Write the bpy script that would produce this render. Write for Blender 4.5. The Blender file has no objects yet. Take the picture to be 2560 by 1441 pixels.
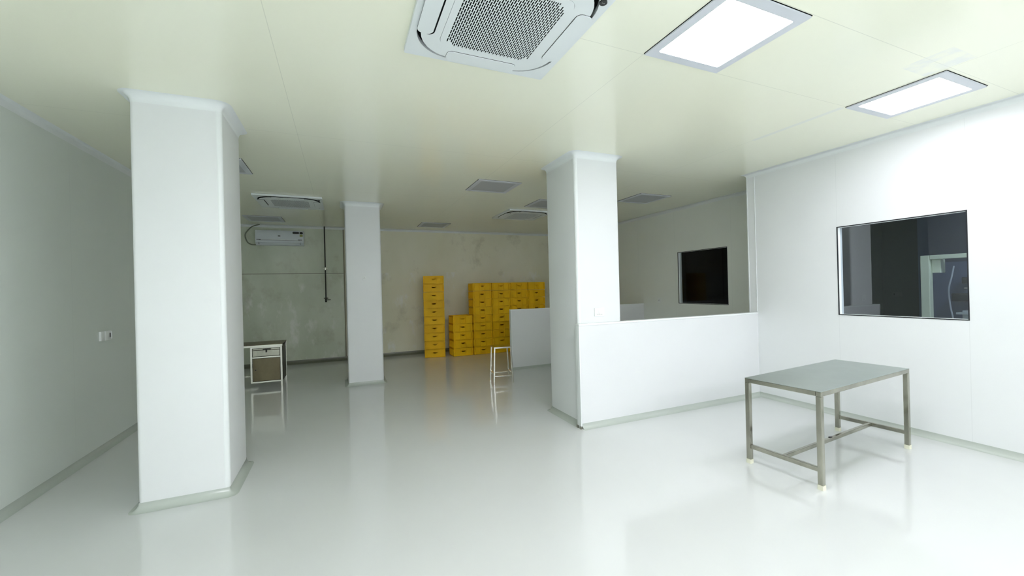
import bpy, bmesh, math, random
from mathutils import Vector, Matrix
random.seed(7)
PI = math.pi
scene = bpy.context.scene
C = scene.collection

# ------------------------------------------------------------------ camera, world, exposure
H = 3.144                      # ceiling height
LAMP = 44.0                    # radiance of a lit ceiling panel
LAMP_COL = (0.985, 0.96, 1.055)
F_PX, YAW, PITCH, ROLL = 1008.09, 0.4019, 0.0008, -0.0249
def make_camera():
    cy, sy, cp, sp = math.cos(YAW), math.sin(YAW), math.cos(PITCH), math.sin(PITCH)
    F = Vector((sy*cp, cy*cp, sp)); R0 = Vector((cy, -sy, 0)); U0 = R0.cross(F)
    cr, sr = math.cos(ROLL), math.sin(ROLL)
    R = R0*cr + U0*sr; U = -R0*sr + U0*cr
    cam = bpy.data.cameras.new('camera'); o = bpy.data.objects.new('camera', cam); C.objects.link(o)
    cam.sensor_width = 36.0; cam.lens = 36.0*F_PX/2560; cam.clip_start = 0.02
    M = Matrix((R, U, -F)).transposed().to_4x4(); M.translation = (0, 0, 1.6)
    o.matrix_world = M; scene.camera = o
make_camera()
w = bpy.data.worlds.new('world'); scene.world = w; w.use_nodes = True
w.node_tree.nodes['Background'].inputs[0].default_value = (0.6, 0.7, 0.75, 1)
w.node_tree.nodes['Background'].inputs[1].default_value = 0.02
scene.view_settings.view_transform = 'Standard'; scene.view_settings.look = 'None'
scene.view_settings.gamma = 1; scene.view_settings.use_curve_mapping = False
scene.view_settings.exposure = 0.53
try:
    scene.cycles.diffuse_bounces = 8; scene.cycles.max_bounces = 14; scene.cycles.glossy_bounces = 6
except Exception: pass

# ------------------------------------------------------------------ materials
def mat(name, col, rough=0.5, metal=0.0, spec=0.5, emit=None, strength=0.0, coat=0.0):
    m = bpy.data.materials.new(name); m.use_nodes = True
    b = m.node_tree.nodes['Principled BSDF']
    b.inputs['Base Color'].default_value = (*col, 1); b.inputs['Roughness'].default_value = rough
    b.inputs['Metallic'].default_value = metal; b.inputs['Specular IOR Level'].default_value = spec
    b.inputs['Coat Weight'].default_value = coat; b.inputs['Coat Roughness'].default_value = 0.08
    if emit:
        b.inputs['Emission Color'].default_value = (*emit, 1); b.inputs['Emission Strength'].default_value = strength
    return m
class NT:
    def __init__(s, m): s.t = m.node_tree; s.b = s.t.nodes['Principled BSDF']
    def n(s, kind, **kw):
        nd = s.t.nodes.new(kind)
        for k, v in kw.items(): setattr(nd, k, v)
        return nd
    def l(s, a, b): s.t.links.new(a, b)
    def math(s, op, a, b=None, c=None):
        nd = s.n('ShaderNodeMath', operation=op)
        for i, v in enumerate((a, b, c)):
            if v is None: continue
            if isinstance(v, (int, float)): nd.inputs[i].default_value = v
            else: s.l(v, nd.inputs[i])
        return nd.outputs[0]
    def pos(s):
        return s.n('ShaderNodeNewGeometry').outputs['Position']
    def xyz(s):
        sp = s.n('ShaderNodeSeparateXYZ'); s.l(s.pos(), sp.inputs[0]); return sp.outputs
    def noise(s, scale, detail=4, vec=None, stretch=None, rough=0.5):
        nd = s.n('ShaderNodeTexNoise'); nd.inputs['Scale'].default_value = scale
        nd.inputs['Detail'].default_value = detail; nd.inputs['Roughness'].default_value = rough
        v = vec if vec is not None else s.pos()
        if stretch:
            mp = s.n('ShaderNodeMapping'); mp.inputs['Scale'].default_value = stretch; s.l(v, mp.inputs[0]); v = mp.outputs[0]
        s.l(v, nd.inputs['Vector']); return nd.outputs['Fac']
    def ramp(s, f, a, b, lo=0.0, hi=1.0):
        r = s.n('ShaderNodeMapRange', clamp=True); s.l(f, r.inputs['Value'])
        for k, v in (('From Min', a), ('From Max', b), ('To Min', lo), ('To Max', hi)): r.inputs[k].default_value = v
        return r.outputs[0]
    def mix(s, f, a, b):
        nd = s.n('ShaderNodeMix', data_type='RGBA')
        if isinstance(f, (int, float)): nd.inputs[0].default_value = f
        else: s.l(f, nd.inputs[0])
        for i, v in ((6, a), (7, b)):
            if isinstance(v, tuple): nd.inputs[i].default_value = (*v, 1)
            else: s.l(v, nd.inputs[i])
        return nd.outputs[2]
    def line(s, coord, at, half):            # 1 on a thin joint at coord==at
        return s.math('LESS_THAN', s.math('ABSOLUTE', s.math('SUBTRACT', coord, at)), half)
    def bump(s, h, strength, dist=0.01):
        bp = s.n('ShaderNodeBump'); bp.inputs['Strength'].default_value = strength; bp.inputs['Distance'].default_value = dist
        s.l(h, bp.inputs['Height']); s.l(bp.outputs[0], s.b.inputs['Normal'])

WALL = (0.785, 0.81, 0.815)
def wall_mat(name, col=WALL, joints=(), axis=1, rough=0.38):
    m = mat(name, col, rough, spec=0.4); t = NT(m)
    c = t.mix(t.ramp(t.noise(0.9, 3), 0.35, 0.7), col, tuple(v*0.97 for v in col))
    X = t.xyz()
    for j in joints:
        c = t.mix(t.math('MULTIPLY', t.line(X[axis], j, 0.0025), 0.16), c, (0.45, 0.48, 0.48))
    t.l(c, t.b.inputs['Base Color']); t.bump(t.noise(2.0, 2), 0.06, 0.02)
    return m
M = {}
M['wall'] = wall_mat('white_panel_wall')
M['wall_right'] = wall_mat('white_panel_wall_right', joints=(2.87, 1.8, 0.7, -0.4), axis=1)
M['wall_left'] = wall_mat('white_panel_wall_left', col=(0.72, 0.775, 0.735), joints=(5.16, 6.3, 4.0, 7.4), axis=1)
M['wall_inner'] = wall_mat('white_panel_wall_inner', col=(0.84, 0.87, 0.82), joints=(6.3, 7.4, 5.0), axis=1)
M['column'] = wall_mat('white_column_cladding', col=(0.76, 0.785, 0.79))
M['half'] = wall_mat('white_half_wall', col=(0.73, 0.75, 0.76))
M['cove_top'] = mat('white_ceiling_cove', (0.80, 0.84, 0.84), 0.35)
M['cove_floor'] = mat('grey_floor_cove', (0.46, 0.505, 0.465), 0.18)
M['cove_dark'] = mat('dark_floor_cove', (0.17, 0.18, 0.14), 0.3)  # much darker than the other floor coves
M['alu'] = mat('white_coated_aluminium', (0.80, 0.84, 0.84), 0.3)

def make_floor():
    m = mat('pale_epoxy_floor', (0.70, 0.76, 0.74), 0.10, spec=0.8); t = NT(m)
    c = t.mix(t.ramp(t.noise(0.8, 5), 0.35, 0.7), (0.655, 0.68, 0.678), (0.63, 0.655, 0.65))
    sp = t.ramp(t.noise(26, 2), 0.80, 0.83)
    c = t.mix(t.math('MULTIPLY', sp, 0.5), c, (0.25, 0.26, 0.2))
    t.l(c, t.b.inputs['Base Color'])
    t.bump(t.noise(1.3, 3), 0.05, 0.02)
    return m
M['floor'] = make_floor()
def make_ceiling():
    m = mat('satin_ceiling_panels', (0.72, 0.76, 0.68), 0.15, spec=0.5); t = NT(m)
    X = t.xyz()
    c = t.mix(t.ramp(t.noise(0.55, 3), 0.3, 0.7), (0.93, 0.935, 0.77), (0.915, 0.935, 0.79))
    for ax, at in ((1, 2.125), (1, 1.452), (0, 4.165), (1, 4.4), (1, 6.65), (1, 8.9), (0, 1.9), (0, -0.35)):
        c = t.mix(t.math('MULTIPLY', t.line(X[ax], at, 0.002), 0.3), c, (0.42, 0.45, 0.38))
    # whitish filler smears left by the fitters around a joint near the second lamp
    bx = t.math('MULTIPLY', t.math('LESS_THAN', t.math('ABSOLUTE', t.math('SUBTRACT', X[0], 3.98)), 0.17),
                t.math('LESS_THAN', t.math('ABSOLUTE', t.math('SUBTRACT', X[1], 1.45)), 0.14))
    c = t.mix(t.math('MULTIPLY', bx, t.ramp(t.noise(9, 4), 0.38, 0.6, 0.1, 0.7)), c, (0.80, 0.83, 0.80))
    ln = t.math('MULTIPLY', t.line(X[0], 4.17, 0.03), t.math('MULTIPLY', t.math('GREATER_THAN', X[1], 2.15), t.math('LESS_THAN', X[1], 3.0)))
    c = t.mix(t.math('MULTIPLY', ln, 0.5), c, (0.82, 0.85, 0.82))
    t.l(c, t.b.inputs['Base Color'])
    t.bump(t.noise(0.9, 2), 0.10, 0.03)
    return m
M['ceiling'] = make_ceiling()
def make_far():
    m = mat('stained_plaster_wall', (0.55, 0.55, 0.44), 0.7, spec=0.25); t = NT(m)
    X = t.xyz()
    left = t.math('LESS_THAN', X[0], 0.09)
    a = t.mix(t.ramp(t.noise(1.1, 6, stretch=(1, 1, 0.6)), 0.35, 0.65), (0.60, 0.66, 0.53), (0.78, 0.83, 0.72))
    b = t.mix(t.ramp(t.noise(0.9, 6, stretch=(1, 1, 0.6)), 0.35, 0.65), (0.80, 0.79, 0.62), (0.88, 0.87, 0.73))
    c = t.mix(left, b, a)
    st = t.math('MULTIPLY', t.ramp(t.noise(2.2, 8, stretch=(1.6, 1, 0.8), rough=0.65), 0.54, 0.66), t.math('LESS_THAN', X[2], 2.06))
    c = t.mix(t.math('MULTIPLY', st, 0.8), c, (0.90, 0.91, 0.86))
    dk = t.ramp(t.noise(1.7, 7, stretch=(1.2, 1, 1.1), rough=0.6), 0.56, 0.72)
    c = t.mix(t.math('MULTIPLY', dk, 0.4), c, (0.38, 0.36, 0.25))
    sl = t.math('MULTIPLY', t.line(X[2], 2.055, 0.006), left)
    c = t.mix(t.math('MULTIPLY', sl, 0.8), c, (0.2, 0.2, 0.15))
    t.l(c, t.b.inputs['Base Color']); t.bump(t.noise(14, 6), 0.15, 0.01)
    return m
M['far'] = make_far()
def make_steel(name, col, rough, streak=0.3):
    m = mat(name, col, rough, metal=1.0); t = NT(m)
    n1 = t.noise(5.0, 5, stretch=(1, 1, 0.5), rough=0.6)
    c = t.mix(t.math('MULTIPLY', t.ramp(n1, 0.35, 0.8), streak), col, tuple(v*0.35 for v in col))
    t.l(c, t.b.inputs['Base Color'])
    return m
M['steel'] = make_steel('brushed_stainless_steel', (0.46, 0.45, 0.38), 0.14, 0.75)
M['steel_top'] = make_steel('worn_stainless_sheet', (0.50, 0.55, 0.53), 0.40, 0.12)
M['steel_pol'] = make_steel('polished_stainless_tube', (0.82, 0.81, 0.74), 0.24, 0.2)
M['steel_brown'] = make_steel('dull_stainless_panel', (0.22, 0.19, 0.12), 0.42, 0.5)
M['pipe'] = mat('dark_pipe', (0.05, 0.05, 0.04), 0.4, metal=0.6)
M['cap'] = mat('cream_rubber_cap', (0.72, 0.72, 0.58), 0.6)
M['lit'] = mat('lit_diffuser', (0.9, 0.9, 0.9), 0.5, emit=LAMP_COL, strength=LAMP*0.50)
M['lit_soft'] = mat('lit_diffuser_weak', (0.9, 0.9, 0.9), 0.5, emit=LAMP_COL, strength=LAMP*0.36)  # set weaker so the right side does not overexpose
M['lit_fill'] = mat('lit_diffuser_fill', (0.9, 0.9, 0.9), 0.5, emit=LAMP_COL, strength=LAMP*1.45)  # strong fill for the added lamps behind the viewer
M['diff'] = mat('unlit_diffuser', (0.50, 0.52, 0.55), 0.45)
M['lframe'] = mat('grey_lamp_frame', (0.66, 0.69, 0.74), 0.4)
M['gasket'] = mat('black_gasket', (0.012, 0.014, 0.018), 0.5)
M['acw'] = mat('white_ac_plastic', (0.78, 0.83, 0.84), 0.4)
M['acw2'] = mat('pale_grey_plastic', (0.70, 0.75, 0.76), 0.45)
M['black'] = mat('black_plastic', (0.01, 0.011, 0.012), 0.35)
M['void'] = mat('dark_cavity', (0.004, 0.005, 0.005), 0.9, spec=0.1)  # near-black, stands in for shade inside gaps and openings
M['splitac'] = mat('split_ac_plastic', (0.72, 0.78, 0.83), 0.3)
M['yellowlabel'] = mat('energy_label', (0.32, 0.36, 0.12), 0.6)
M['hose'] = mat('grey_hose', (0.22, 0.25, 0.19), 0.6)
M['switch'] = mat('white_switch_plastic', (0.82, 0.85, 0.84), 0.35)
M['socket_dark'] = mat('socket_holes', (0.10, 0.10, 0.09), 0.6)
M['conduit'] = mat('rusty_grey_edging', (0.26, 0.25, 0.18), 0.6)
def make_yellow():
    m = mat('yellow_crate_plastic', (0.72, 0.44, 0.012), 0.5, spec=0.25); t = NT(m)
    oi = t.n('ShaderNodeObjectInfo')
    c = t.mix(oi.outputs['Random'], (0.97, 0.60, 0.007), (0.93, 0.55, 0.005))
    c = t.mix(t.ramp(t.noise(3, 4), 0.4, 0.75, 0, 0.25), c, (0.45, 0.24, 0.01))
    t.l(c, t.b.inputs['Base Color']); return m
M['yellow'] = make_yellow()
def make_glass(name, ior):
    m = bpy.data.materials.new(name); m.use_nodes = True; t = m.node_tree
    for n in list(t.nodes):
        if n.type != 'OUTPUT_MATERIAL': t.nodes.remove(n)
    out = [n for n in t.nodes if n.type == 'OUTPUT_MATERIAL'][0]
    fr = t.nodes.new('ShaderNodeFresnel'); fr.inputs[0].default_value = ior
    tr = t.nodes.new('ShaderNodeBsdfTransparent'); tr.inputs[0].default_value = (0.82, 0.86, 0.90, 1)
    gl = t.nodes.new('ShaderNodeBsdfGlossy'); gl.inputs['Roughness'].default_value = 0.015
    gl.inputs['Color'].default_value = (0.9, 0.95, 1, 1)
    mx = t.nodes.new('ShaderNodeMixShader')
    t.links.new(fr.outputs[0], mx.inputs[0]); t.links.new(tr.outputs[0], mx.inputs[1]); t.links.new(gl.outputs[0], mx.inputs[2])
    t.links.new(mx.outputs[0], out.inputs[0]); return m
M['glass'] = make_glass('window_glass', 1.95); M['glass_dark'] = make_glass('thin_window_glass', 1.22)
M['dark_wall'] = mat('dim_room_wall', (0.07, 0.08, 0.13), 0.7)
M['black_wall'] = mat('unlit_room_wall', (0.02, 0.02, 0.02), 0.9)  # near-black colour in place of a room without light
M['cream'] = mat('cream_machine_frame', (0.70, 0.76, 0.60), 0.4)
M['bluegrey'] = mat('blue_grey_panel', (0.10, 0.12, 0.20), 0.5)
M['machine'] = mat('pale_machine_housing', (0.40, 0.44, 0.46), 0.4)
M['tube'] = mat('clear_grey_tube', (0.50, 0.55, 0.62), 0.3)

# ------------------------------------------------------------------ mesh helpers
def box(bm, x0, x1, y0, y1, z0, z1, mi=0):
    v = [bm.verts.new(p) for p in ((x0,y0,z0),(x1,y0,z0),(x1,y1,z0),(x0,y1,z0),(x0,y0,z1),(x1,y0,z1),(x1,y1,z1),(x0,y1,z1))]
    for f in ((3,2,1,0),(4,5,6,7),(0,1,5,4),(1,2,6,5),(2,3,7,6),(3,0,4,7)):
        bm.faces.new([v[i] for i in f]).material_index = mi
    return v
def bbox(bm, x0, x1, y0, y1, z0, z1, r=0.003, mi=0):      # box with softened edges
    b2 = bmesh.new(); box(b2, x0, x1, y0, y1, z0, z1, mi)
    bmesh.ops.bevel(b2, geom=list(b2.edges), offset=r, segments=2, affect='EDGES', profile=0.6)
    me = bpy.data.meshes.new('tmp'); b2.to_mesh(me); b2.free(); bm.from_mesh(me); bpy.data.meshes.remove(me)
def prism(bm, pts, z0, z1, mi=0, axis='z', M4=None):
    def P(a, b, c):
        p = Vector((a, b, c)) if axis == 'z' else (Vector((c, a, b)) if axis == 'x' else Vector((a, c, b)))
        return M4 @ p if M4 else p
    lo = [bm.verts.new(P(a, b, z0)) for a, b in pts]; hi = [bm.verts.new(P(a, b, z1)) for a, b in pts]
    n = len(pts)
    bm.faces.new(lo[::-1]).material_index = mi; bm.faces.new(hi).material_index = mi
    for i in range(n): bm.faces.new((lo[i], lo[(i+1)%n], hi[(i+1)%n], hi[i])).material_index = mi
def ringprism(bm, outer, inner, z0, z1, mi=0):            # flat ring between two loops of equal count
    L = [[bm.verts.new((a, b, z)) for a, b in loop] for z in (z0, z1) for loop in (outer, inner)]
    o0, i0, o1, i1 = L; n = len(outer)
    for i in range(n):
        j = (i+1) % n
        for f in ((o0[j],o0[i],i0[i],i0[j]), (o1[i],o1[j],i1[j],i1[i]), (o0[i],o0[j],o1[j],o1[i]), (i0[j],i0[i],i1[i],i1[j])):
            bm.faces.new(f).material_index = mi
def rsq(cx, cy, hx, hy, r, seg=6):
    out = []
    for sx, sy, a0 in ((1,1,0), (-1,1,90), (-1,-1,180), (1,-1,270)):
        for k in range(seg+1):
            a = math.radians(a0 + 90*k/seg)
            out.append((cx + sx*(hx-r) + r*math.cos(a), cy + sy*(hy-r) + r*math.sin(a)))
    return out
def cyl(bm, p0, p1, r, seg=12, mi=0, r2=None):
    p0 = Vector(p0); p1 = Vector(p1); d = (p1-p0).normalized()
    a = d.orthogonal().normalized(); b = d.cross(a); r2 = r if r2 is None else r2
    A = [bm.verts.new(p0 + (a*math.cos(2*PI*i/seg) + b*math.sin(2*PI*i/seg))*r) for i in range(seg)]
    B = [bm.verts.new(p1 + (a*math.cos(2*PI*i/seg) + b*math.sin(2*PI*i/seg))*r2) for i in range(seg)]
    bm.faces.new(A[::-1]).material_index = mi; bm.faces.new(B).material_index = mi
    for i in range(seg): bm.faces.new((A[i], A[(i+1)%seg], B[(i+1)%seg], B[i])).material_index = mi
def tube(bm, pts, r, seg=10):
    pts = [Vector(p) for p in pts]; rings = []
    for i, p in enumerate(pts):
        d = (pts[min(i+1, len(pts)-1)] - pts[max(i-1, 0)]).normalized()
        up = Vector((0, 1, 0)) if abs(d.y) < 0.9 else Vector((1, 0, 0))
        a = d.cross(up).normalized(); b = d.cross(a)
        rings.append([bm.verts.new(p + (a*math.cos(2*PI*k/seg) + b*math.sin(2*PI*k/seg))*r) for k in range(seg)])
    for A, B in zip(rings, rings[1:]):
        for k in range(seg): bm.faces.new((A[k], A[(k+1)%seg], B[(k+1)%seg], B[k]))
    bm.faces.new(rings[0][::-1]); bm.faces.new(rings[-1])
def sqtube(bm, p0, p1, wdt, ang=0.0, w2=None):            # square section bar between two points
    p0 = Vector(p0); p1 = Vector(p1); d = (p1-p0).normalized()
    ref = Vector((math.cos(ang), math.sin(ang), 0)) if abs(d.z) > 0.8 else Vector((0, 0, 1))
    a = (ref - d*ref.dot(d)).normalized(); b = d.cross(a); h = wdt/2; h2 = (w2 or wdt)/2
    b2 = bmesh.new()
    A = [b2.verts.new(p0 + a*s*h + b*t*h2) for s, t in ((1,1),(-1,1),(-1,-1),(1,-1))]
    B = [b2.verts.new(p1 + a*s*h + b*t*h2) for s, t in ((1,1),(-1,1),(-1,-1),(1,-1))]
    b2.faces.new(A[::-1]); b2.faces.new(B)
    for i in range(4): b2.faces.new((A[i], A[(i+1)%4], B[(i+1)%4], B[i]))
    bmesh.ops.bevel(b2, geom=list(b2.edges), offset=min(h, h2)*0.22, segments=2, affect='EDGES', profile=0.6)
    me = bpy.data.meshes.new('tmp'); b2.to_mesh(me); b2.free(); bm.from_mesh(me); bpy.data.meshes.remove(me)
def obj(name, bm, m, parent=None, smooth=None):
    bmesh.ops.recalc_face_normals(bm, faces=bm.faces)
    me = bpy.data.meshes.new(name); bm.to_mesh(me); bm.free()
    for x in (m if isinstance(m, (list, tuple)) else [m]): me.materials.append(M[x])
    if smooth:
        for p in me.polygons: p.use_smooth = True
        me.set_sharp_from_angle(angle=math.radians(smooth))
    o = bpy.data.objects.new(name, me); C.objects.link(o)
    if parent: o.parent = parent
    return o
def empty(name, loc=(0,0,0), rz=0.0):
    o = bpy.data.objects.new(name, None); C.objects.link(o); o.location = loc; o.rotation_euler = (0, 0, rz)
    o.empty_display_size = 0.1; return o
def tag(o, label, cat, group=None, kind=None):
    o['label'] = label; o['category'] = cat
    if group: o['group'] = group
    if kind: o['kind'] = kind
    return o
def struct(o, label, cat): return tag(o, label, cat, kind='structure')
def copy_tree(o, parent=None, loc=None, rz=None):
    c = o.copy(); C.objects.link(c)
    if parent: c.parent = parent
    if loc is not None: c.location = loc
    if rz is not None: c.rotation_euler = (0, 0, rz)
    for ch in list(kids.get(o.name, [])): copy_tree(ch, c)
    return c
kids = {}
def index_children():
    kids.clear()
    for o in C.objects:
        if o.parent: kids.setdefault(o.parent.name, []).append(o)

def sweep(bm, path, prof, closed=False):
    """prof: (distance into the room = to the left of the path, z); mitred at the corners."""
    n = len(path); rings = []
    P = [Vector(p) for p in path]
    for i in range(n):
        a = P[i-1] if (closed or i > 0) else None; b = P[(i+1) % n] if (closed or i < n-1) else None
        nn = []
        if a is not None: d = (P[i]-a).normalized(); nn.append(Vector((-d.y, d.x)))
        if b is not None: d = (b-P[i]).normalized(); nn.append(Vector((-d.y, d.x)))
        m = sum(nn, Vector((0, 0))); m.normalize(); k = 1/max(0.3, m.dot(nn[0]))
        rings.append([bm.verts.new((P[i].x + m.x*k*d, P[i].y + m.y*k*d, z)) for d, z in prof])
    q = len(prof)
    for i in range(n if closed else n-1):
        A, B = rings[i], rings[(i+1) % n]
        for k in range(q): bm.faces.new((A[k], A[(k+1)%q], B[(k+1)%q], B[k]))
    if not closed: bm.faces.new(rings[0]); bm.faces.new(rings[-1][::-1])
def cove_prof(r, top=False, z0=0.0):
    pts = []
    for k in range(9):
        t = PI/2*k/8; d = r - r*math.cos(t); z = r - r*math.sin(t)
        pts.append((d+0.0004, (H - z - 0.0005) if top else (z0 + z + 0.0005)))
    pts.append((0.0004, H-0.0005 if top else z0+0.0005))
    return pts
def cove(name, path, r, top, label, closed=False, m=None):
    bm = bmesh.new(); sweep(bm, path, cove_prof(r, top), closed)
    o = obj(name, bm, m or ('cove_top' if top else 'cove_floor'), smooth=40)
    return struct(o, label, 'coving')

# ------------------------------------------------------------------ the shell
XL, XR, XI, YF, YH, YB = -2.347, 5.400, 6.322, 10.355, 3.876, -4.5
YW = 4.0                      # the right wall ends here and steps back to the inner wall
bm = bmesh.new(); box(bm, -2.5, 9.0, -4.7, 10.6, -0.12, 0); struct(obj('floor', bm, 'floor'), 'pale glossy epoxy floor across the whole hall', 'floor')
bm = bmesh.new(); box(bm, -2.5, 9.0, -4.7, 10.6, H, H+0.12); struct(obj('ceiling', bm, 'ceiling'), 'pale greenish satin panel ceiling', 'ceiling')
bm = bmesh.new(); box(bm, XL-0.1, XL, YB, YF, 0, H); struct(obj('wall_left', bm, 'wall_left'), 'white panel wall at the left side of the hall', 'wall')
bm = bmesh.new(); box(bm, XL-0.1, XI+2.6, YF, YF+0.1, 0, H); struct(obj('wall_far', bm, 'far'), 'stained beige end wall behind the yellow crates', 'wall')
bm = bmesh.new(); box(bm, XL-0.1, XR+0.1, YB-0.1, YB, 0, H); struct(obj('wall_rear', bm, 'wall'), 'white wall behind the viewer', 'wall')
def wall_hole(name, x0, x1, y0, y1, a0, a1, b0, b1, m):
    bm = bmesh.new()
    box(bm, x0, x1, y0, a0, 0, H); box(bm, x0, x1, a1, y1, 0, H)
    box(bm, x0, x1, a0, a1, 0, b0); box(bm, x0, x1, a0, a1, b1, H)
    bmesh.ops.remove_doubles(bm, verts=bm.verts, dist=1e-5)
    return obj(name, bm, m)
W1 = (1.798, 2.872, 1.193, 2.226)     # y0 y1 z0 z1 of the window in the right wall
W2 = (5.083, 6.220, 1.210, 2.246)     # same, window in the inner wall
struct(wall_hole('wall_right', XR, XR+0.1, YB, YW, *W1, 'wall_right'), 'white panel wall with a square window beside the steel table', 'wall')
struct(wall_hole('wall_inner', XI, XI+0.1, YW-0.07, YF, *W2, 'wall_inner'), 'white panel wall with a black square window behind the half wall', 'wall')
# columns
def rect(x0, x1, y0, y1, r=0.028, seg=4): return rsq((x0+x1)/2, (y0+y1)/2, (x1-x0)/2, (y1-y0)/2, r, seg)
cols = [('column', -1.431, -0.853, 3.888, 4.519, 'thick white square column nearest the viewer'),
        ('column.001', 0.091, 0.667, 7.40, 7.98, 'slim white column standing alone before the end wall'),
        ('column.002', 2.490, 3.094, 3.950, 4.644, 'white column behind the left end of the half wall')]
tn = 1
for nm, x0, x1, y0, y1, lb in cols:
    bm = bmesh.new(); prism(bm, rect(x0, x1, y0, y1), 0, H)
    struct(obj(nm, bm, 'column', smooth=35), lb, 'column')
    loop = rect(x0, x1, y0, y1)[::-1]
    cove('trim_%d' % tn, loop, 0.068, True, 'white cove flaring to the ceiling, round the ' + lb.replace('thick ', '').replace('slim ', ''), closed=True); tn += 1
    cove('baseboard_column' if tn == 2 else 'baseboard_column.%03d' % (tn//2-1), rect(x0, x1, y0, y1, 0.012, 2)[::-1], 0.058, False,
         'grey floor cove round the ' + lb.replace('thick ', '').replace('slim ', ''), closed=True); tn += 1
# short return wall joining the right wall to the inner wall
bm = bmesh.new(); box(bm, XR+0.1, XI, YW-0.08, YW, 0, H)
struct(obj('wall_return', bm, 'wall'), 'short white return wall behind the end of the window wall', 'wall')
# metal edge strips on the corners of the columns
def corner_strip(x, y, z0, z1, label):
    global tn
    bm = bmesh.new(); r = 0.0292
    bm2 = rsq(x, y, r, r, r*0.98, 5); prism(bm, bm2, z0, z1)
    struct(obj('trim_%d' % tn, bm, 'alu', smooth=50), label, 'trim'); tn += 1
corner_strip(2.490+0.028, 3.950+0.028, 0.06, H-0.07, 'rounded white corner strip of the column behind the half wall')
corner_strip(-0.853-0.028, 3.888+0.028, 0.06, H-0.07, 'rounded white corner strip of the large column')
# thin upright joint strip on the right wall above the half wall
bm = bmesh.new(); box(bm, XR-0.006, XR-0.0005, YH+0.002, YH+0.010, 1.19, H-0.052); bbox(bm, XR-0.004, XR+0.001, YW-0.012, YW+0.003, 0.06, H-0.052, 0.002)
struct(obj('trim_%d' % tn, bm, 'alu'), 'thin vertical strips on the wall end above the half wall', 'trim'); tn += 1
# long ceiling coves
cove('trim_%d' % tn, [(XR, YB), (XR, YW), (XI, YW), (XI, YF), (XL, YF), (XL, YB)], 0.055, True, 'white cove between the hall walls and the ceiling', closed=True); tn += 1
# floor coves
cove('baseboard_right', [(2.465, YH), (XR, YH), (XR, YB)][::-1], 0.058, False, 'grey floor cove under the half wall and right wall')
cove('baseboard_left', [(XL, YB), (XL, YF-0.085)][::-1], 0.058, False, 'grey floor cove along the left wall')
cove('baseboard_inner', [(XI, YF-0.085), (XI, 7.3365)][::-1], 0.058, False, 'grey floor cove along the inner wall')
cove('baseboard_far', [(XL, YF), (XI, YF)][::-1], 0.085, False, 'dark grey floor cove at the foot of the stained end wall', m='cove_dark')
# half wall with its cap and foot
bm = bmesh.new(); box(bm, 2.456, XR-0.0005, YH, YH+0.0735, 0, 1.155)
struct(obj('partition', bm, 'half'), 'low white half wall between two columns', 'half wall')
bm = bmesh.new(); bbox(bm, 2.446, XR-0.0005, YH-0.006, YH+0.0735, 1.1555, 1.178, 0.004); bbox(bm, 2.446, 2.4555, YH-0.006, YH+0.0735, 0.03, 1.1555, 0.002)
struct(obj('trim_%d' % tn, bm, 'alu', smooth=40), 'white metal cap along the top and end of the half wall', 'trim'); tn += 1
bm = bmesh.new(); box(bm, 2.436, 2.458, YH-0.012, YH+0.012, 0.0, 0.03); box(bm, 2.436, 2.458, YH+0.050, YH+0.078, 0.0, 0.03)
struct(obj('trim_%d' % tn, bm, 'steel'), 'small metal feet under the end of the half wall', 'trim'); tn += 1
# low partition further in
bm = bmesh.new(); box(bm, 3.055, XI-0.0005, 7.257, 7.33, 0, 1.165)
struct(obj('partition.001', bm, 'half'), 'low white partition in front of the stacked crates', 'half wall')
bm = bmesh.new(); bbox(bm, 3.045, XI-0.0005, 7.251, 7.336, 1.1655, 1.184, 0.004); bbox(bm, 3.045, 3.0545, 7.251, 7.336, 0.002, 1.1655, 0.002)
struct(obj('trim_%d' % tn, bm, 'alu', smooth=40), 'white metal cap of the low partition before the crates', 'trim'); tn += 1
cove('baseboard_partition', [(XI, 7.2565), (3.055, 7.2565)][::-1], 0.05, False, 'grey floor cove at the foot of the low partition')
# vertical edging on the end wall between its two finishes
bm = bmesh.new(); box(bm, 0.075, 0.10, YF-0.014, YF-0.0005, 0.062, H-0.052); box(bm, 0.118, 0.126, YF-0.010, YF-0.0005, 0.062, H-0.052)
struct(obj('trim_%d' % tn, bm, 'conduit'), 'dark vertical edging on the end wall beside the slim column', 'trim'); tn += 1

# ------------------------------------------------------------------ windows
def window(name, xw, W, label, glass, depth=0.045):
    y0, y1, z0, z1 = W; e = empty(name, (xw, (y0+y1)/2, z0)); cy = (y0+y1)/2
    def ring(bm, a, xa, xb, ins=0.0):
        Y0, Y1, Z0, Z1 = y0-cy+ins, y1-cy-ins, ins, z1-z0-ins
        box(bm, xa, xb, Y0, Y1, Z0, Z0+a); box(bm, xa, xb, Y0, Y1, Z1-a, Z1)
        box(bm, xa, xb, Y0, Y0+a, Z0+a, Z1-a); box(bm, xa, xb, Y1-a, Y1, Z0+a, Z1-a)
    bm = bmesh.new(); ring(bm, 0.009, -0.004, 0.006, -0.002); g = obj('gasket', bm, 'gasket', e); g['label'] = 'thin black rubber seal'
    bm = bmesh.new(); ring(bm, 0.008, 0.0062, depth, 0.002); obj('window_reveal', bm, 'alu', e)
    bm = bmesh.new(); box(bm, depth, depth+0.006, y0-cy+0.002, y1-cy-0.002, 0.002, z1-z0-0.002)
    # one sheet of glass: keep a single reflecting surface
    bm.free(); bm = bmesh.new()
    v = [bm.verts.new(p) for p in ((depth, y0-cy, 0), (depth, y1-cy, 0), (depth, y1-cy, z1-z0), (depth, y0-cy, z1-z0))]; bm.faces.new(v)
    obj('pane', bm, glass, e)
    return struct(e, label, 'window')
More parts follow.
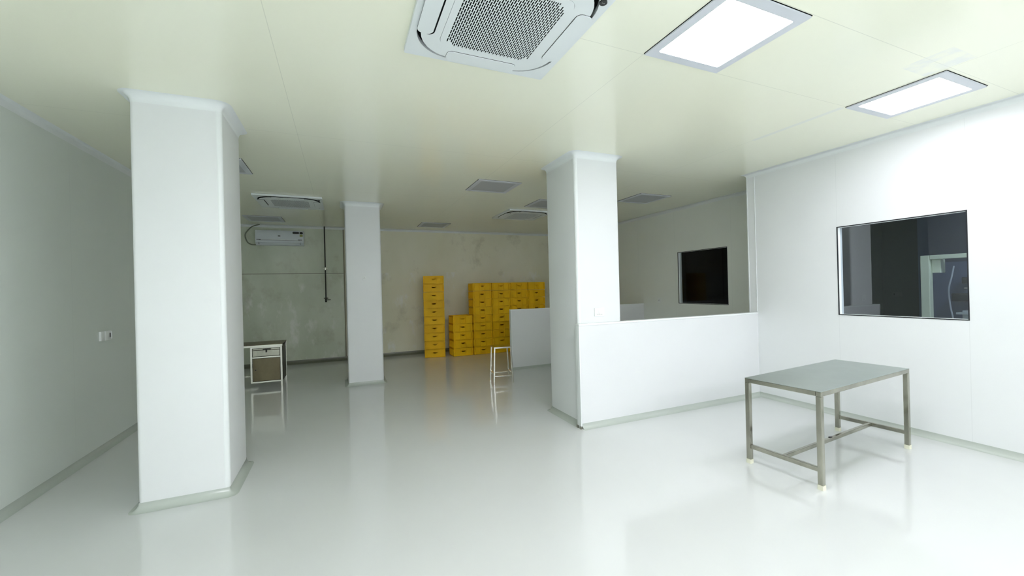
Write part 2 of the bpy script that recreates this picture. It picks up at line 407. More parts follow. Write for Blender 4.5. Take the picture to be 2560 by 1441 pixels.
window('window_1', XR, W1, 'square black-edged window beside the steel table, machine visible inside', 'glass')
window('window_2', XI, W2, 'square black window in the dim inner wall', 'glass_dark')

# rooms behind the windows
def dark_room(name, x0, x1, y0, y1, m, label):
    bm = bmesh.new()
    box(bm, x1, x1+0.1, y0-0.1, y1-0.45, 0, H); box(bm, x1, x1+0.1, y1-0.45, y1+0.1, 0, H, 1); box(bm, x0, x1, y0-0.1, y0, 0, H); box(bm, x0, x1, y1, y1+0.1, 0, H, 1)  # second material blackens one end to imitate darkness there
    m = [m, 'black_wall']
    struct(obj(name, bm, m), label, 'wall')
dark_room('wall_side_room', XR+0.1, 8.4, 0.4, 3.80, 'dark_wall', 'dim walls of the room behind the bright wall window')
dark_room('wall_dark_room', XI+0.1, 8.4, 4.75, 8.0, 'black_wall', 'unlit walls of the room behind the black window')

# ------------------------------------------------------------------ ceiling lamps
def ceiling_light(x, y, lit, label):
    key = lit or 'diff'
    e = empty('ceiling_light', (x, y, H))
    o, i = rsq(0, 0, 0.330, 0.325, 0.004, 2), rsq(0, 0, 0.268, 0.262, 0.012, 2)
    bm = bmesh.new(); ringprism(bm, o, i, -0.012, -0.003); obj('lamp_frame', bm, 'lframe', e)
    bm = bmesh.new(); ringprism(bm, rsq(0,0,0.334,0.329,0.004,2), rsq(0,0,0.322,0.317,0.004,2), -0.003, -0.0005); obj('shadow_gap', bm, 'void', e)  # dark ring drawn for the shadow round the frame
    bm = bmesh.new(); prism(bm, rsq(0, 0, 0.2675, 0.2615, 0.012, 2), -0.010, -0.004); d = obj('diffuser', bm, key, e)
    d['label'] = 'glowing white diffuser' if lit else 'unlit grey diffuser'
    return tag(e, label, 'ceiling light', 'square ceiling light panels')
for x, y, lit, lb in (
    (2.228, 1.785, 'lit', 'bright square ceiling light beside the large ceiling air conditioner'),
    (4.515, 1.805, 'lit_soft', 'bright square ceiling light above the steel table'),
    (2.146, 5.690, None, 'unlit square ceiling light between slim column and half-wall column'),
    (-1.330, 5.690, None, 'unlit ceiling light half hidden behind the large column'),
    (5.010, 5.690, None, 'unlit ceiling light seen through the opening above the half wall'),
    (2.060, 9.480, None, 'unlit ceiling light close to the end wall above the tall crate stack'),
    (-1.390, 9.505, None, 'unlit ceiling light above the wall air conditioner'),
    (3.560, 6.580, None, 'unlit ceiling light next to the ceiling air conditioner over the partition')):
    ceiling_light(x, y, lit, lb)
# unseen lamps added behind the viewer, extra strong to even out the light
for x, y, lb in [(a, b, 'unseen ceiling light added behind the viewer, %s, %s' % (n, q)) for a, b, n, q in ((-0.05, -1.6, 'near the left wall', 'first row'), (-0.05, -3.6, 'near the left wall', 'second row'), (2.228, -3.6, 'in mid hall', 'second row'), (4.515, -3.6, 'near the right wall', 'second row'))]:
    ceiling_light(x, y, 'lit_fill', lb)

# ------------------------------------------------------------------ ceiling cassette air conditioner
def slot_cells(bm, hx, hy, rr, w, l, z, depth):
    """perforated plate: brick-laid cells, each with a rounded slot; cells tile the plate."""
    nx = int(round(2*hx/w)); w = 2*hx/nx
    def inside(x, y):
        dx, dy = max(0, abs(x)-(hx-rr)), max(0, abs(y)-(hy-rr))
        return math.hypot(dx, dy) < rr - 0.003
    for i in range(nx):
        cx = -hx + (i+0.5)*w; off = (i % 2)*0.5*l
        ny = int(2*hy/l)+2
        for j in range(-1, ny):
            a, b = -hy + j*l - off, -hy + (j+1)*l - off
            a, b = max(a, -hy), min(b, hy)
            if b - a < 1e-4: continue
            x0, x1 = cx-w/2, cx+w/2
            ok = all(inside(px, py) for px in (cx-w*0.3, cx+w*0.3) for py in (a+0.006, b-0.006)) and (b-a) > 0.016
            if not ok:
                bm.faces.new([bm.verts.new(p) for p in ((x0,a,z),(x1,a,z),(x1,b,z),(x0,b,z))]); continue
            sr = w*0.305; ya, yb = a+0.0018+sr, b-0.0018-sr
            if yb < ya: ya = yb = (a+b)/2
            hole = []
            for k in range(7): t = PI*k/6; hole.append((cx+sr*math.cos(t), yb+sr*math.sin(t)))
            for k in range(7): t = PI+PI*k/6; hole.append((cx+sr*math.cos(t), ya+sr*math.sin(t)))
            outer = []
            for k, (px, py) in enumerate(hole):
                if k < 7: outer.append({0:(x1,yb),1:(x1,b),2:(cx+w*.25,b),3:(cx,b),4:(cx-w*.25,b),5:(x0,b),6:(x0,yb)}[k])
                else: outer.append({0:(x0,ya),1:(x0,a),2:(cx-w*.25,a),3:(cx,a),4:(cx+w*.25,a),5:(x1,a),6:(x1,ya)}[k-7])
            O = [bm.verts.new((*p, z)) for p in outer]; I = [bm.verts.new((*p, z)) for p in hole]; D = [bm.verts.new((*p, z+depth)) for p in hole]
            n = len(hole)
            for k in range(n):
                q = (k+1) % n
                vs = []
                for v in (O[k], O[q], I[q], I[k]):
                    if not vs or (v.co - vs[-1].co).length > 1e-7: vs.append(v)
                if len(vs) >= 3 and (vs[0].co-vs[-1].co).length > 1e-7: bm.faces.new(vs)
                bm.faces.new((I[k], I[q], D[q], D[k]))
def make_cassette():
    e = empty('ceiling_air_conditioner', (0, 0, H))
    Rn = 10
    # face panel with a round-cornered opening
    bm = bmesh.new()
    out, hole = rsq(0,0,0.487,0.487,0.012,Rn), rsq(0,0,0.450,0.450,0.235,Rn)
    ringprism(bm, out, hole, -0.030, -0.002); obj('face_panel', bm, 'acw', e, smooth=30)
    bm = bmesh.new(); ringprism(bm, rsq(0,0,0.482,0.482,0.012,Rn), rsq(0,0,0.44,0.44,0.23,Rn), -0.0019, -0.0003); obj('seal', bm, 'void', e)
    bm = bmesh.new(); prism(bm, rsq(0,0,0.452,0.452,0.235,Rn), -0.0018, -0.0004); obj('duct_opening', bm, 'void', e)
    # hanging body ring, the outlet band
    bm = bmesh.new(); ringprism(bm, rsq(0,0,0.428,0.428,0.225,Rn), rsq(0,0,0.3095,0.3095,0.066,Rn), -0.038, -0.014)
    for f in bm.faces:
        c = f.calc_center_median()
        if abs(f.normal.z) < 0.5 or c.z > -0.02: f.material_index = 1      # sides coloured black for the shade inside the outlet gap
    bm.normal_update()
    for f in bm.faces: f.material_index = 0 if (abs(f.normal.z) > 0.5 and f.calc_center_median().z < -0.03) else 1
    obj('body_ring', bm, ['acw', 'void'], e, smooth=30)
    # air slots and flaps on the four sides
    for k in range(4):
        a = PI/2*k; Rm = Matrix.Rotation(a, 4, 'Z')
        bm = bmesh.new()
        prism(bm, rsq(0.401, 0, 0.050, 0.236, 0.036, 5), -0.0395, -0.030, M4=Rm); s = obj('air_slot', bm, 'void', e)  # solid black strip stands for the darkness in the slot
        bm = bmesh.new()
        dx = {2: 0.010, 1: 0.0015, 0: 0.002, 3: 0.004}[k]
        prism(bm, rsq(0.402+dx*0.5, 0, 0.0505-dx*0.5, 0.236-dx*0.6, 0.034, 5), -0.0435, -0.0396, M4=Rm)
        bmesh.ops.bevel(bm, geom=[x for x in bm.edges if all(abs(v.co.z+0.0435) < 1e-5 for v in x.verts)], offset=0.002, segments=2, affect='EDGES')
        obj('air_flap', bm, 'acw', e, smooth=50)
    # centre grille
    bm = bmesh.new(); ringprism(bm, rsq(0,0,0.3082,0.3082,0.065,Rn), rsq(0.003,0.013,0.2858,0.2858,0.0005,Rn), -0.0400, -0.034)
    g0 = obj('grille_frame', bm, 'acw', e, smooth=30)
    bm = bmesh.new(); slot_cells(bm, 0.286, 0.286, 0.075, 0.0127, 0.040, -0.040, 0.0025); bmesh.ops.translate(bm, verts=bm.verts, vec=(0.003, 0.013, 0))
    g = obj('intake_grille', bm, 'acw', e); g['label'] = 'grille of staggered narrow slots'
    bm = bmesh.new(); prism(bm, rsq(0,0,0.306,0.306,0.1,5), -0.0335, -0.0325); obj('filter', bm, 'void', e)
    # sensor
    bm = bmesh.new(); cyl(bm, (0.432, -0.350-0.0, -0.038), (0.432, -0.350, -0.028), 0.021, 24); s = obj('sensor', bm, 'black', e, smooth=40); s['label'] = 'round black sensor'
    for vx in (-0.006, 0.004):
        bm = bmesh.new(); cyl(bm, (0.432+vx, -0.350, -0.0385), (0.432+vx, -0.350, -0.0379), 0.0018, 8); obj('sensor_dot', bm, 'switch', s)
    return e
cas = make_cassette(); index_children()
cas.location = (0.890, 2.120, H); tag(cas, 'large white ceiling cassette air conditioner with slotted grille overhead', 'air conditioner', 'ceiling cassette air conditioners')
c2 = copy_tree(cas, loc=(-0.730, 7.630, H), rz=0); tag(c2, 'white ceiling cassette air conditioner between the large and slim columns', 'air conditioner', 'ceiling cassette air conditioners')
c3 = copy_tree(cas, loc=(3.530, 7.665, H), rz=0); tag(c3, 'white ceiling cassette air conditioner above the low partition', 'air conditioner', 'ceiling cassette air conditioners')

# ------------------------------------------------------------------ steel work table
def make_table():
    Lx, Ly, Hh, tw = 1.566, 0.595, 0.754, 0.038
    e = empty('work_table', (4.094, 2.268, 0), 0.0799)
    bm = bmesh.new(); bbox(bm, -Lx/2, Lx/2, -Ly/2, Ly/2, Hh-0.004, Hh, 0.0012)
    t = obj('table_top', bm, 'steel_top', e); t['label'] = 'dull scratched grey steel sheet'
    bm = bmesh.new()
    hx, hy = Lx/2-tw/2, Ly/2-tw/2
    zt = Hh-0.004-0.018
    for s in (-1, 1):
        sqtube(bm, (-Lx/2+0.001, s*hy, zt), (Lx/2-0.001, s*hy, zt), 0.036, 0, tw)
        sqtube(bm, (s*hx, -hy+tw/2, zt), (s*hx, hy-tw/2, zt), 0.036, 0, tw)
    sqtube(bm, (0, -hy+tw/2, zt), (0, hy-tw/2, zt), 0.030, 0, 0.03)
    obj('top_frame', bm, 'steel', e)
    for sx in (-1, 1):
        for sy in (-1, 1):
            bm = bmesh.new(); sqtube(bm, (sx*hx, sy*hy, 0.034), (sx*hx, sy*hy, zt-0.018), tw)
            l = obj('leg', bm, 'steel', e)
            bm = bmesh.new(); prism(bm, rsq(sx*hx, sy*hy, tw/2+0.003, tw/2+0.003, 0.007, 3), 0, 0.036)
            c = obj('foot_cap', bm, 'cap', l); c['label'] = 'cream plastic foot cap'
    for sx in (-1, 1):
        bm = bmesh.new(); sqtube(bm, (sx*hx, -hy+tw/2, 0.150), (sx*hx, hy-tw/2, 0.150), 0.036, 0, 0.026); obj('crossbar', bm, 'steel', e)
    bm = bmesh.new(); sqtube(bm, (-hx+0.013, 0, 0.150), (hx-0.013, 0, 0.150), 0.032, 0, 0.026); obj('stretcher', bm, 'steel', e)
    bm = bmesh.new(); bbox(bm, -0.02, 0.012, -0.008, 0.012, 0.1665, 0.170, 0.001); obj('tape_patch', bm, 'black', e)
    return tag(e, 'bare stainless steel work table on cream foot caps by the window wall', 'table')
make_table()

# ------------------------------------------------------------------ stool
def make_stool():
    e = empty('steel_stool', (2.515, 6.47, 0), -0.16)
    hw, hf, hh = 0.140, 0.165, 0.618
    bm = bmesh.new(); bbox(bm, -hw-0.012, hw+0.012, -hw-0.012, hw+0.012, hh-0.003, hh, 0.001); obj('seat', bm, 'steel', e)
    bm = bmesh.new()
    for s in (-1, 1):
        sqtube(bm, (-hw-0.011, s*hw, hh-0.0155), (hw+0.011, s*hw, hh-0.0155), 0.024, 0, 0.022)
        sqtube(bm, (s*hw, -hw+0.011, hh-0.0155), (s*hw, hw-0.011, hh-0.0155), 0.024, 0, 0.022)
    obj('seat_frame', bm, 'steel_pol', e)
    def at(z): return hw + (hf-hw)*(1-z/hh)
    for sx in (-1, 1):
        for sy in (-1, 1):
            bm = bmesh.new(); sqtube(bm, (sx*hf, sy*hf, 0.002), (sx*(hw), sy*(hw), hh-0.028), 0.022); obj('leg', bm, 'steel_pol', e)
    for s in (-1, 1):
        r = at(0.13)
        bm = bmesh.new(); sqtube(bm, (-r+0.01, s*r, 0.13), (r-0.01, s*r, 0.13), 0.018); obj('rung', bm, 'steel_pol', e)
        r = at(0.17)
        bm = bmesh.new(); sqtube(bm, (s*r, -r+0.01, 0.17), (s*r, r-0.01, 0.17), 0.018); obj('rung', bm, 'steel_pol', e)
    return tag(e, 'small stainless steel stool with splayed legs beside the low partition', 'stool')
make_stool()

# ------------------------------------------------------------------ desk with a pedestal
def make_desk():
    # local: x from -1.35 to 0 (right end), y 0 front to 0.55 back
    e = empty('steel_desk', (-0.965, 8.06, 0), -0.02)
    Ht, D, Lw, t = 0.745, 0.50, 1.30, 0.028
    bm = bmesh.new(); bbox(bm, -Lw, 0.01, -0.012, D+0.02, Ht-0.012, Ht, 0.003); o = obj('desk_top', bm, 'steel_brown', e)
    bm = bmesh.new(); sqtube(bm, (-Lw, 0, Ht-0.030), (0.008, 0, Ht-0.030), 0.034, 0, 0.024); sqtube(bm, (-Lw, D, Ht-0.030), (0.008, D, Ht-0.030), 0.034, 0, 0.024)
    obj('top_rail', bm, 'steel_pol', e)
    for x in (-t/2, -0.462, -Lw+t/2):
        for y in (0, D):
            bm = bmesh.new(); sqtube(bm, (x, y, 0.0 if x != -0.462 else 0.085), (x, y, Ht-0.047), t); obj('leg', bm, 'steel_pol', e)
    bm = bmesh.new(); sqtube(bm, (-0.448, 0, 0.520), (-t, 0, 0.520), 0.026); obj('pedestal_rail', bm, 'steel_pol', e)
    bm = bmesh.new(); sqtube(bm, (-0.448, 0, 0.098), (-t, 0, 0.098), 0.026); obj('pedestal_rail', bm, 'steel_pol', e)
    bm = bmesh.new(); sqtube(bm, (-0.448, 0, 0.700-0.012), (-t, 0, 0.700-0.012), 0.020); obj('pedestal_rail', bm, 'steel_pol', e)
    bm = bmesh.new(); sqtube(bm, (-Lw+t, D, 0.12), (-0.476, D, 0.12), 0.024); obj('stretcher', bm, 'steel_pol', e)
    bm = bmesh.new(); box(bm, -0.447, -0.0285, 0.022, D-0.015, 0.09, 0.695); c = obj('pedestal_box', bm, 'pipe', e); c['label'] = 'dark inside of the pedestal'
    bm = bmesh.new(); box(bm, -t+0.001, -0.004, 0.015, D-0.015, 0.09, 0.70); obj('side_panel', bm, 'pipe', e)
    bm = bmesh.new(); bbox(bm, -0.440, -0.036, -0.006, 0.0215, 0.540, 0.640, 0.002); d = obj('drawer', bm, 'steel', e); d['label'] = 'bright drawer front'
    bm = bmesh.new(); bbox(bm, -0.440, -0.036, -0.004, 0.0215, 0.646, 0.672, 0.002); obj('drawer_lip', bm, 'steel', d)
    bm = bmesh.new(); bbox(bm, -0.285, -0.165, -0.030, -0.0065, 0.652, 0.666, 0.003); bbox(bm, -0.245, -0.225, -0.026, -0.0065, 0.604, 0.652, 0.003); obj('drawer_handle', bm, 'black', d)
    bm = bmesh.new(); bbox(bm, -0.440, -0.036, -0.005, 0.0215, 0.118, 0.502, 0.002); dr = obj('door', bm, 'steel_brown', e); dr['label'] = 'brownish tarnished steel door'
    bm = bmesh.new(); cyl(bm, (-0.400, -0.011, 0.31), (-0.400, -0.0052, 0.31), 0.012, 14); obj('lock', bm, 'black', dr)
    return tag(e, 'stainless steel desk with drawer and door pedestal behind the large column', 'desk')
make_desk()

# ------------------------------------------------------------------ yellow crates
CW, CD, CP, CHt = 0.486, 0.400, 0.1945, 0.1915
def make_crate():
    e = empty('plastic_crate')
    hx, hy = CW/2, CD/2; r = 0.015    # recess of wall panels behind the rims
    bm = bmesh.new()
    # bottom foot, rim bands
    def band(z0, z1, ins, th=0.012):
        for s in (-1, 1):
            box(bm, -hx+ins, hx-ins, *sorted((s*(hy-ins), s*(hy-ins-th))), z0, z1)
            box(bm, *sorted((s*(hx-ins), s*(hx-ins-th))), -hy+ins+th, hy-ins-th, z0, z1)
    band(0.003, 0.012, 0.003); band(CHt-0.030, CHt-0.017, 0.003); band(CHt-0.011, CHt, 0.0)
    band(CHt-0.018, CHt-0.010, 0.012, 0.004)
    box(bm, -hx+0.012, hx-0.012, -hy+0.012, hy-0.012, 0.002, 0.008)
    z0, z1 = 0.010, CHt-0.029
    # side walls: ends solid thirds, middle third has the grip opening
    def wall_end(s):
        y = s*(hy-r); yi = s*(hy-r-0.004)
        for a, b in ((-hx+r, -0.072), (0.072, hx-r)): box(bm, a, b, *sorted((y, yi)), z0, z1)
        hole = []; cz = 0.118
        for k in range(9): t = PI + PI*k/8; hole.append((0.048*math.cos(t), cz + 0.026*math.sin(t)))
        hole += [(0.048, cz+0.006), (-0.048, cz+0.006)]
        outer = [(-0.072, cz), (-0.072, z0), (-0.045, z0), (-0.02, z0), (0, z0), (0.02, z0), (0.045, z0), (0.072, z0), (0.072, cz), (0.072, z1), (-0.072, z1)]
        for yy, flip in ((y, 0), (yi, 1)):
            O = [bm.verts.new((a, yy, b)) for a, b in outer]; I = [bm.verts.new((a, yy, b)) for a, b in hole]
            for k in range(len(hole)):
                q = (k+1) % len(hole); bm.faces.new((O[k], O[q], I[q], I[k]))
            if not flip: I0 = I
            else:
                for k in range(len(hole)): q = (k+1) % len(hole); bm.faces.new((I0[k], I0[q], I[q], I[k]))
        # moulded frame round the grip
        for a, b in ((-0.076, -0.070), (0.070, 0.076)): box(bm, a, b, *sorted((y, s*(hy-0.001))), z0, z1)
        box(bm, -0.060, 0.060, *sorted((y, s*(hy-0.0005))), cz+0.0065, cz+0.014)
        for a in (-hx+0.036, hx-0.042): box(bm, a, a+0.005, *sorted((y, s*(hy-0.001))), z0, z1)
    wall_end(-1); box(bm, -hx+r, hx-r, hy-r-0.004, hy-r, z0, z1)
    for s in (-1, 1):
        x = s*(hx-r); box(bm, *sorted((x, s*(hx-r-0.004))), -hy+r, hy-r, z0, z1)
        for y in (-0.165, -0.11, -0.055, 0.0, 0.055, 0.11, 0.16): box(bm, *sorted((x, s*(hx-0.001))), y-0.0025, y+0.0025, z0, z1)
    # corner posts
    for sx in (-1, 1):
        for sy in (-1, 1):
            prism(bm, rsq(sx*(hx-0.011), sy*(hy-0.011), 0.0095, 0.0095, 0.006, 2), z0, z1)
    obj('crate_body', bm, 'yellow', e)
    return e
crate = make_crate(); index_children()
ordn = ['lowest', 'second', 'third', 'fourth', 'fifth', 'sixth', 'seventh', 'eighth', 'ninth', 'tenth']
stacks = [((2.075, 9.745), -0.20, 10, 'tall lone stack nearest the slim column'),
          ((2.690, 9.620), 0.03, 5, 'short five-crate stack'),
          ((3.205, 9.610), 0.0, 9, 'nine-crate stack touching the short stack'),
          ((3.700, 9.600), 0.0, 9, 'nine-crate stack behind the stool'),
          ((4.195, 9.600), 0.0, 9, 'nine-crate stack behind the partition corner'),
          ((4.690, 9.600), 0.0, 9, 'last nine-crate stack beside the half-wall column')]
first = True
rnd = random.Random(3)
for (x, y), rz, n, nm in stacks:
    for k in range(n):
        loc = (x + rnd.uniform(-.0025, .0025), y + rnd.uniform(-.003, .003), 0.0005 + k*CP); r = rz + rnd.uniform(-.006, .006)
        if first: crate.location = loc; crate.rotation_euler = (0, 0, r); o = crate; first = False
        else: o = copy_tree(crate, loc=loc, rz=r)
        lv = 'topmost' if k == n-1 else ('lowest' if k == 0 else ordn[k] + ' from the floor')
        tag(o, 'yellow plastic crate, %s in the %s' % (lv, nm), 'crate', 'yellow crates stacked along the end wall')

# ------------------------------------------------------------------ split air conditioner, hose, pipe
def make_split():
    x0, x1, z0, z1 = -1.672, -0.742, 2.684, 3.006; L = x1-x0; Hh = z1-z0; D = 0.19
    e = empty('wall_air_conditioner', ((x0+x1)/2, YF-0.0005, z0))
    prof = [(0, 0), (0, Hh), (-D*0.86, Hh), (-D*0.96, Hh-0.03), (-D, Hh-0.08), (-D, 0.10), (-D*0.93, 0.055), (-D*0.70, 0.012), (-D*0.5, 0)]
    bm = bmesh.new()
    def P(a, b, x): return (x, a, b)
    A = [bm.verts.new(P(a, b, -L/2)) for a, b in prof]; B = [bm.verts.new(P(a, b, L/2)) for a, b in prof]
    bm.faces.new(A); bm.faces.new(B[::-1])
    for i in range(len(prof)): q = (i+1) % len(prof); bm.faces.new((A[i], A[q], B[q], B[i]))
    obj('housing', bm, 'splitac', e, smooth=25)
    bm = bmesh.new()
    n = Vector((0, -(0.093-0.055), -(0.0)));
    # outlet flap along the slanted underside
    ya, za, yb, zb = -D*0.945, 0.058, -D*0.715, 0.014
    for xa, xb in ((-L/2+0.07, L/2-0.07),):
        v = [(xa, ya-0.004, za-0.003), (xb, ya-0.004, za-0.003), (xb, yb-0.004, zb-0.003), (xa, yb-0.004, zb-0.003)]
        w2 = [(a, b-0.006, c-0.005) for a, b, c in v]
        V = [bm.verts.new(p) for p in v+w2]
        for f in ((0,1,2,3), (7,6,5,4), (0,4,5,1), (1,5,6,2), (2,6,7,3), (3,7,4,0)): bm.faces.new([V[i] for i in f])
    obj('outlet_flap', bm, 'splitac', e)
    bm = bmesh.new()
    box(bm, -L/2+0.065, L/2-0.065, -D-0.0012, -D+0.002, 0.0995, 0.104)
    for s in (-1, 1): box(bm, *sorted((s*(L/2-0.064), s*(L/2-0.068))), -D*0.95-0.002, -D*0.6, 0.014, 0.06)
    obj('seam_gap', bm, 'void', e)
    def label(name, m, x, z, hx, hz, r, lab, d=0.0035):
        bm = bmesh.new(); prism(bm, rsq(x, z, hx, hz, r, 5), -D-d, -D-0.0002, axis='y'); o = obj(name, bm, m, e); o['label'] = lab; return o
    label('display', 'black', 0.315, 0.272, 0.066, 0.024, 0.022, 'black pill-shaped display window')
    label('badge', 'black', 0.422, 0.270, 0.034, 0.024, 0.022, 'round black badge')
    label('sticker', 'yellowlabel', 0.420, 0.215, 0.030, 0.024, 0.004, 'olive energy sticker')
    label('logo', 'black', -0.012, 0.196, 0.024, 0.010, 0.004, 'small dark maker emblem')
    label('nameplate', 'black', -0.402, 0.112, 0.040, 0.006, 0.003, 'small dark lettering strip')
    label('nameplate', 'black', 0.395, 0.116, 0.042, 0.006, 0.003, 'small dark lettering strip')
    label('chrome_strip', 'switch', -0.05, 0.125, 0.155, 0.006, 0.005, 'bright strip across the middle', 0.004)
    return tag(e, 'white split air conditioner high on the end wall', 'air conditioner')
make_split()
bm = bmesh.new()
pts = [(-1.60, YF-0.06, H-0.002), (-1.74, YF-0.06, 3.09), (-1.83, YF-0.05, 3.00), (-1.875, YF-0.05, 2.92), (-1.87, YF-0.05, 2.83), (-1.83, YF-0.05, 2.74), (-1.76, YF-0.05, 2.70), (-1.672, YF-0.06, 2.695)]
# smooth the bend
def catmull(p, n=6):
    p = [Vector(x) for x in p]; out = []
    for i in range(len(p)-1):
        a, b, c, d = p[max(i-1, 0)], p[i], p[i+1], p[min(i+2, len(p)-1)]
        for k in range(n):
            t = k/n; out.append(0.5*((2*b) + (c-a)*t + (2*a-5*b+4*c-d)*t*t + (-a+3*b-3*c+d)*t*t*t))
    out.append(p[-1]); return out
tube(bm, catmull(pts), 0.0115); tag(obj('air_conditioner_hose', bm, 'hose', smooth=60), 'grey hose looping from the ceiling to the wall air conditioner', 'hose')
e = empty('water_pipe', (-0.316, YF-0.05, 1.38))
z = lambda v: v-1.38
bm = bmesh.new(); cyl(bm, (0, 0, z(1.46)), (0, 0, z(H-0.001)), 0.0135, 14); obj('pipe', bm, 'pipe', e, smooth=40)
bm = bmesh.new(); cyl(bm, (0, 0, z(2.13)), (0, 0, z(2.19)), 0.024, 14); cyl(bm, (-0.045, 0, z(2.165)), (0.045, 0, z(2.165)), 0.012, 10); cyl(bm, (0, 0, z(2.165)), (0, 0.0495, z(2.165)), 0.010, 10); obj('union_joint', bm, 'steel_pol', e, smooth=40)
bm = bmesh.new(); cyl(bm, (0, 0, z(1.385)), (0, 0, z(1.46)), 0.021, 14); cyl(bm, (0, 0, z(1.43)), (0, -0.06, z(1.42)), 0.012, 10); cyl(bm, (0, 0.0495, z(1.47)), (0, 0, z(1.47)), 0.010, 10); cyl(bm, (-0.045, 0, z(1.478)), (0.045, 0, z(1.478)), 0.009, 10); obj('tap', bm, 'pipe', e, smooth=40)
bm = bmesh.new(); bbox(bm, 0.018, 0.10, -0.012, 0.012, z(1.430), z(1.446), 0.004); obj('tap_handle', bm, 'pipe', e)
tag(e, 'dark water pipe with a tap running down the end wall', 'pipe')

# ------------------------------------------------------------------ sockets and switches
def plate(name, parent, x0, x1, z0, z1, d, m='switch'):
    bm = bmesh.new(); bbox(bm, x0, x1, -d, 0, z0, z1, min(0.004, d*0.4)); return obj(name, bm, m, parent, smooth=40)
def gang_switch():
    e = empty('light_switch', (2.778, 3.9495, 1.250))
    plate('back_plate', e, -0.068, 0.068, 0, 0.096, 0.011)
    for k in range(3):
        bm = bmesh.new(); prism(bm, [(-0.011, 0.022), (-0.0165, 0.022), (-0.0125, 0.072), (-0.011, 0.072)], -0.040+k*0.028, -0.016+k*0.028, axis='x'); r = obj('rocker', bm, 'switch', e)
        bm = bmesh.new(); box(bm, -0.040+k*0.028, -0.016+k*0.028, -0.0128, -0.0112, 0.0185, 0.0215); obj('rocker_gap', bm, 'hose', r)
    return tag(e, 'white three-rocker light switch on the column above the half wall', 'light switch')
gang_switch()
def wall_socket(loc, rz, s, label, holes=True, side=False):
    e = empty('wall_socket', loc, rz)
    plate('back_plate', e, -s, s, 0, 2*s, 0.012)
    plate('socket_face', e, -s*0.62, s*0.62, s*0.35, s*1.65, 0.016)
    if holes:
        bm = bmesh.new()
        for a, b in ((-0.28, 0.85), (0.28, 0.85), (0, 1.3)): cyl(bm, (a*s, -0.0166, b*s), (a*s, -0.0155, b*s), s*0.11, 10)
        obj('pin_holes', bm, 'socket_dark', e)
    return tag(e, label, 'socket')
wall_socket((0.382, 7.3995, 1.809), 0, 0.032, 'tiny white socket on the slim column')
wall_socket((XI-0.0005, 6.758, 1.215), -PI/2, 0.050, 'white socket on the inner wall beside the black window')
# double box on the left wall: a rocker and a socket side by side
def left_box():
    e = empty('switched_socket', (XL+0.0005, 5.70, 1.150), PI/2)
    a = plate('rocker_box', e, -0.105, -0.045, 0.0, 0.10, 0.022)
    b = plate('socket_box', e, -0.030, 0.095, 0.0, 0.10, 0.026)
    bm = bmesh.new(); bbox(bm, 0.045, 0.060, -0.032, -0.0262, 0.03, 0.075, 0.002); obj('switch_rocker', bm, 'socket_dark', b)
    bm = bmesh.new(); bbox(bm, 0.075, 0.090, -0.034, -0.0262, 0.01, 0.09, 0.002); obj('socket_rim', bm, 'switch', b)
    return tag(e, 'white switch and socket box on the wall left of the large column', 'socket')
left_box()

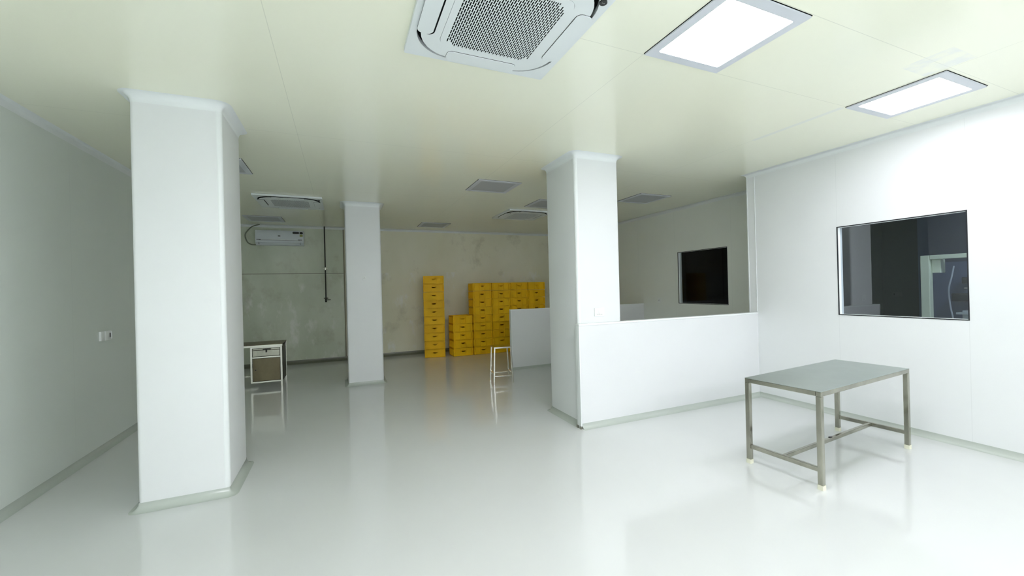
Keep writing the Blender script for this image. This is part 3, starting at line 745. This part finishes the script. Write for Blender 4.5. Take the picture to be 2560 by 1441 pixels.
# ------------------------------------------------------------------ machine in the side room
def make_machine():
    e = empty('packing_machine', (6.6, 2.0, 0))
    bm = bmesh.new()
    sqtube(bm, (0.04, 0.57, 0), (0.04, 0.57, 1.875), 0.085); obj('frame_post', bm, 'cream', e)
    bm = bmesh.new(); sqtube(bm, (0.04, -0.95, 0), (0.04, -0.95, 1.875), 0.085); obj('frame_post', bm, 'cream', e)
    bm = bmesh.new(); sqtube(bm, (0.04, -0.905, 1.850), (0.04, 0.525, 1.850), 0.05, 0, 0.08); obj('top_beam', bm, 'cream', e)
    bm = bmesh.new(); bbox(bm, 0.60, 0.63, -0.99, 0.75, 0.0, 1.80, 0.004); obj('back_panel', bm, 'bluegrey', e)
    bm = bmesh.new(); bbox(bm, 0.085, 0.60, -0.99, 0.61, 0.0, 0.95, 0.01); obj('base_cabinet', bm, 'machine', e)
    bm = bmesh.new(); bbox(bm, 0.05, 0.16, 0.445, 0.525, 1.66, 1.824, 0.006); o = obj('control_box', bm, 'cream', e)
    bm = bmesh.new(); tube(bm, catmull([(0.30, 0.42, 1.74), (0.30, 0.44, 1.62), (0.30, 0.47, 1.45), (0.30, 0.46, 1.25), (0.30, 0.44, 1.10), (0.30, 0.44, 0.951)]), 0.008); obj('feed_tube', bm, 'tube', e)
    bm = bmesh.new(); bbox(bm, 0.30, 0.55, -0.30, 0.36, 0.951, 1.20, 0.01); bbox(bm, 0.32, 0.50, -0.25, 0.30, 1.21, 1.40, 0.03); bbox(bm, 0.26, 0.36, -0.35, 0.40, 1.15, 1.175, 0.004); obj('filling_head', bm, 'machine', e)
    bm = bmesh.new()
    for zz in (1.46, 1.50, 1.56): bbox(bm, 0.30, 0.42, -0.5, 0.34-(zz-1.46)*1.2, zz, zz+0.014, 0.003)
    obj('guide_rail', bm, 'steel_pol', e)
    bm = bmesh.new(); bbox(bm, 0.44, 0.598, 0.30, 0.50, 1.30, 1.40, 0.01); bbox(bm, 0.48, 0.598, 0.34, 0.42, 1.52, 1.60, 0.01); obj('sensor_bracket', bm, 'black', e)
    return tag(e, 'cream framed machine in the room behind the bright wall window', 'machine')
make_machine()
e = empty('ceiling_light', (5.95, 1.0, H))  # unseen lamp added to light the machine behind the window
bm = bmesh.new(); bbox(bm, -0.15, 0.15, -0.15, 0.15, -0.03, -0.0005, 0.003); obj('lamp_frame', bm, 'lframe', e)
M['dim'] = mat('machine_fill_diffuser', (0.9, 0.9, 0.9), 0.5, emit=(0.75, 0.88, 1.0), strength=120.0)
bm = bmesh.new(); box(bm, -0.12, 0.12, -0.12, 0.12, -0.034, -0.0305); obj('diffuser', bm, 'dim', e)
tag(e, 'small unseen ceiling light added to brighten the machine room', 'ceiling light')
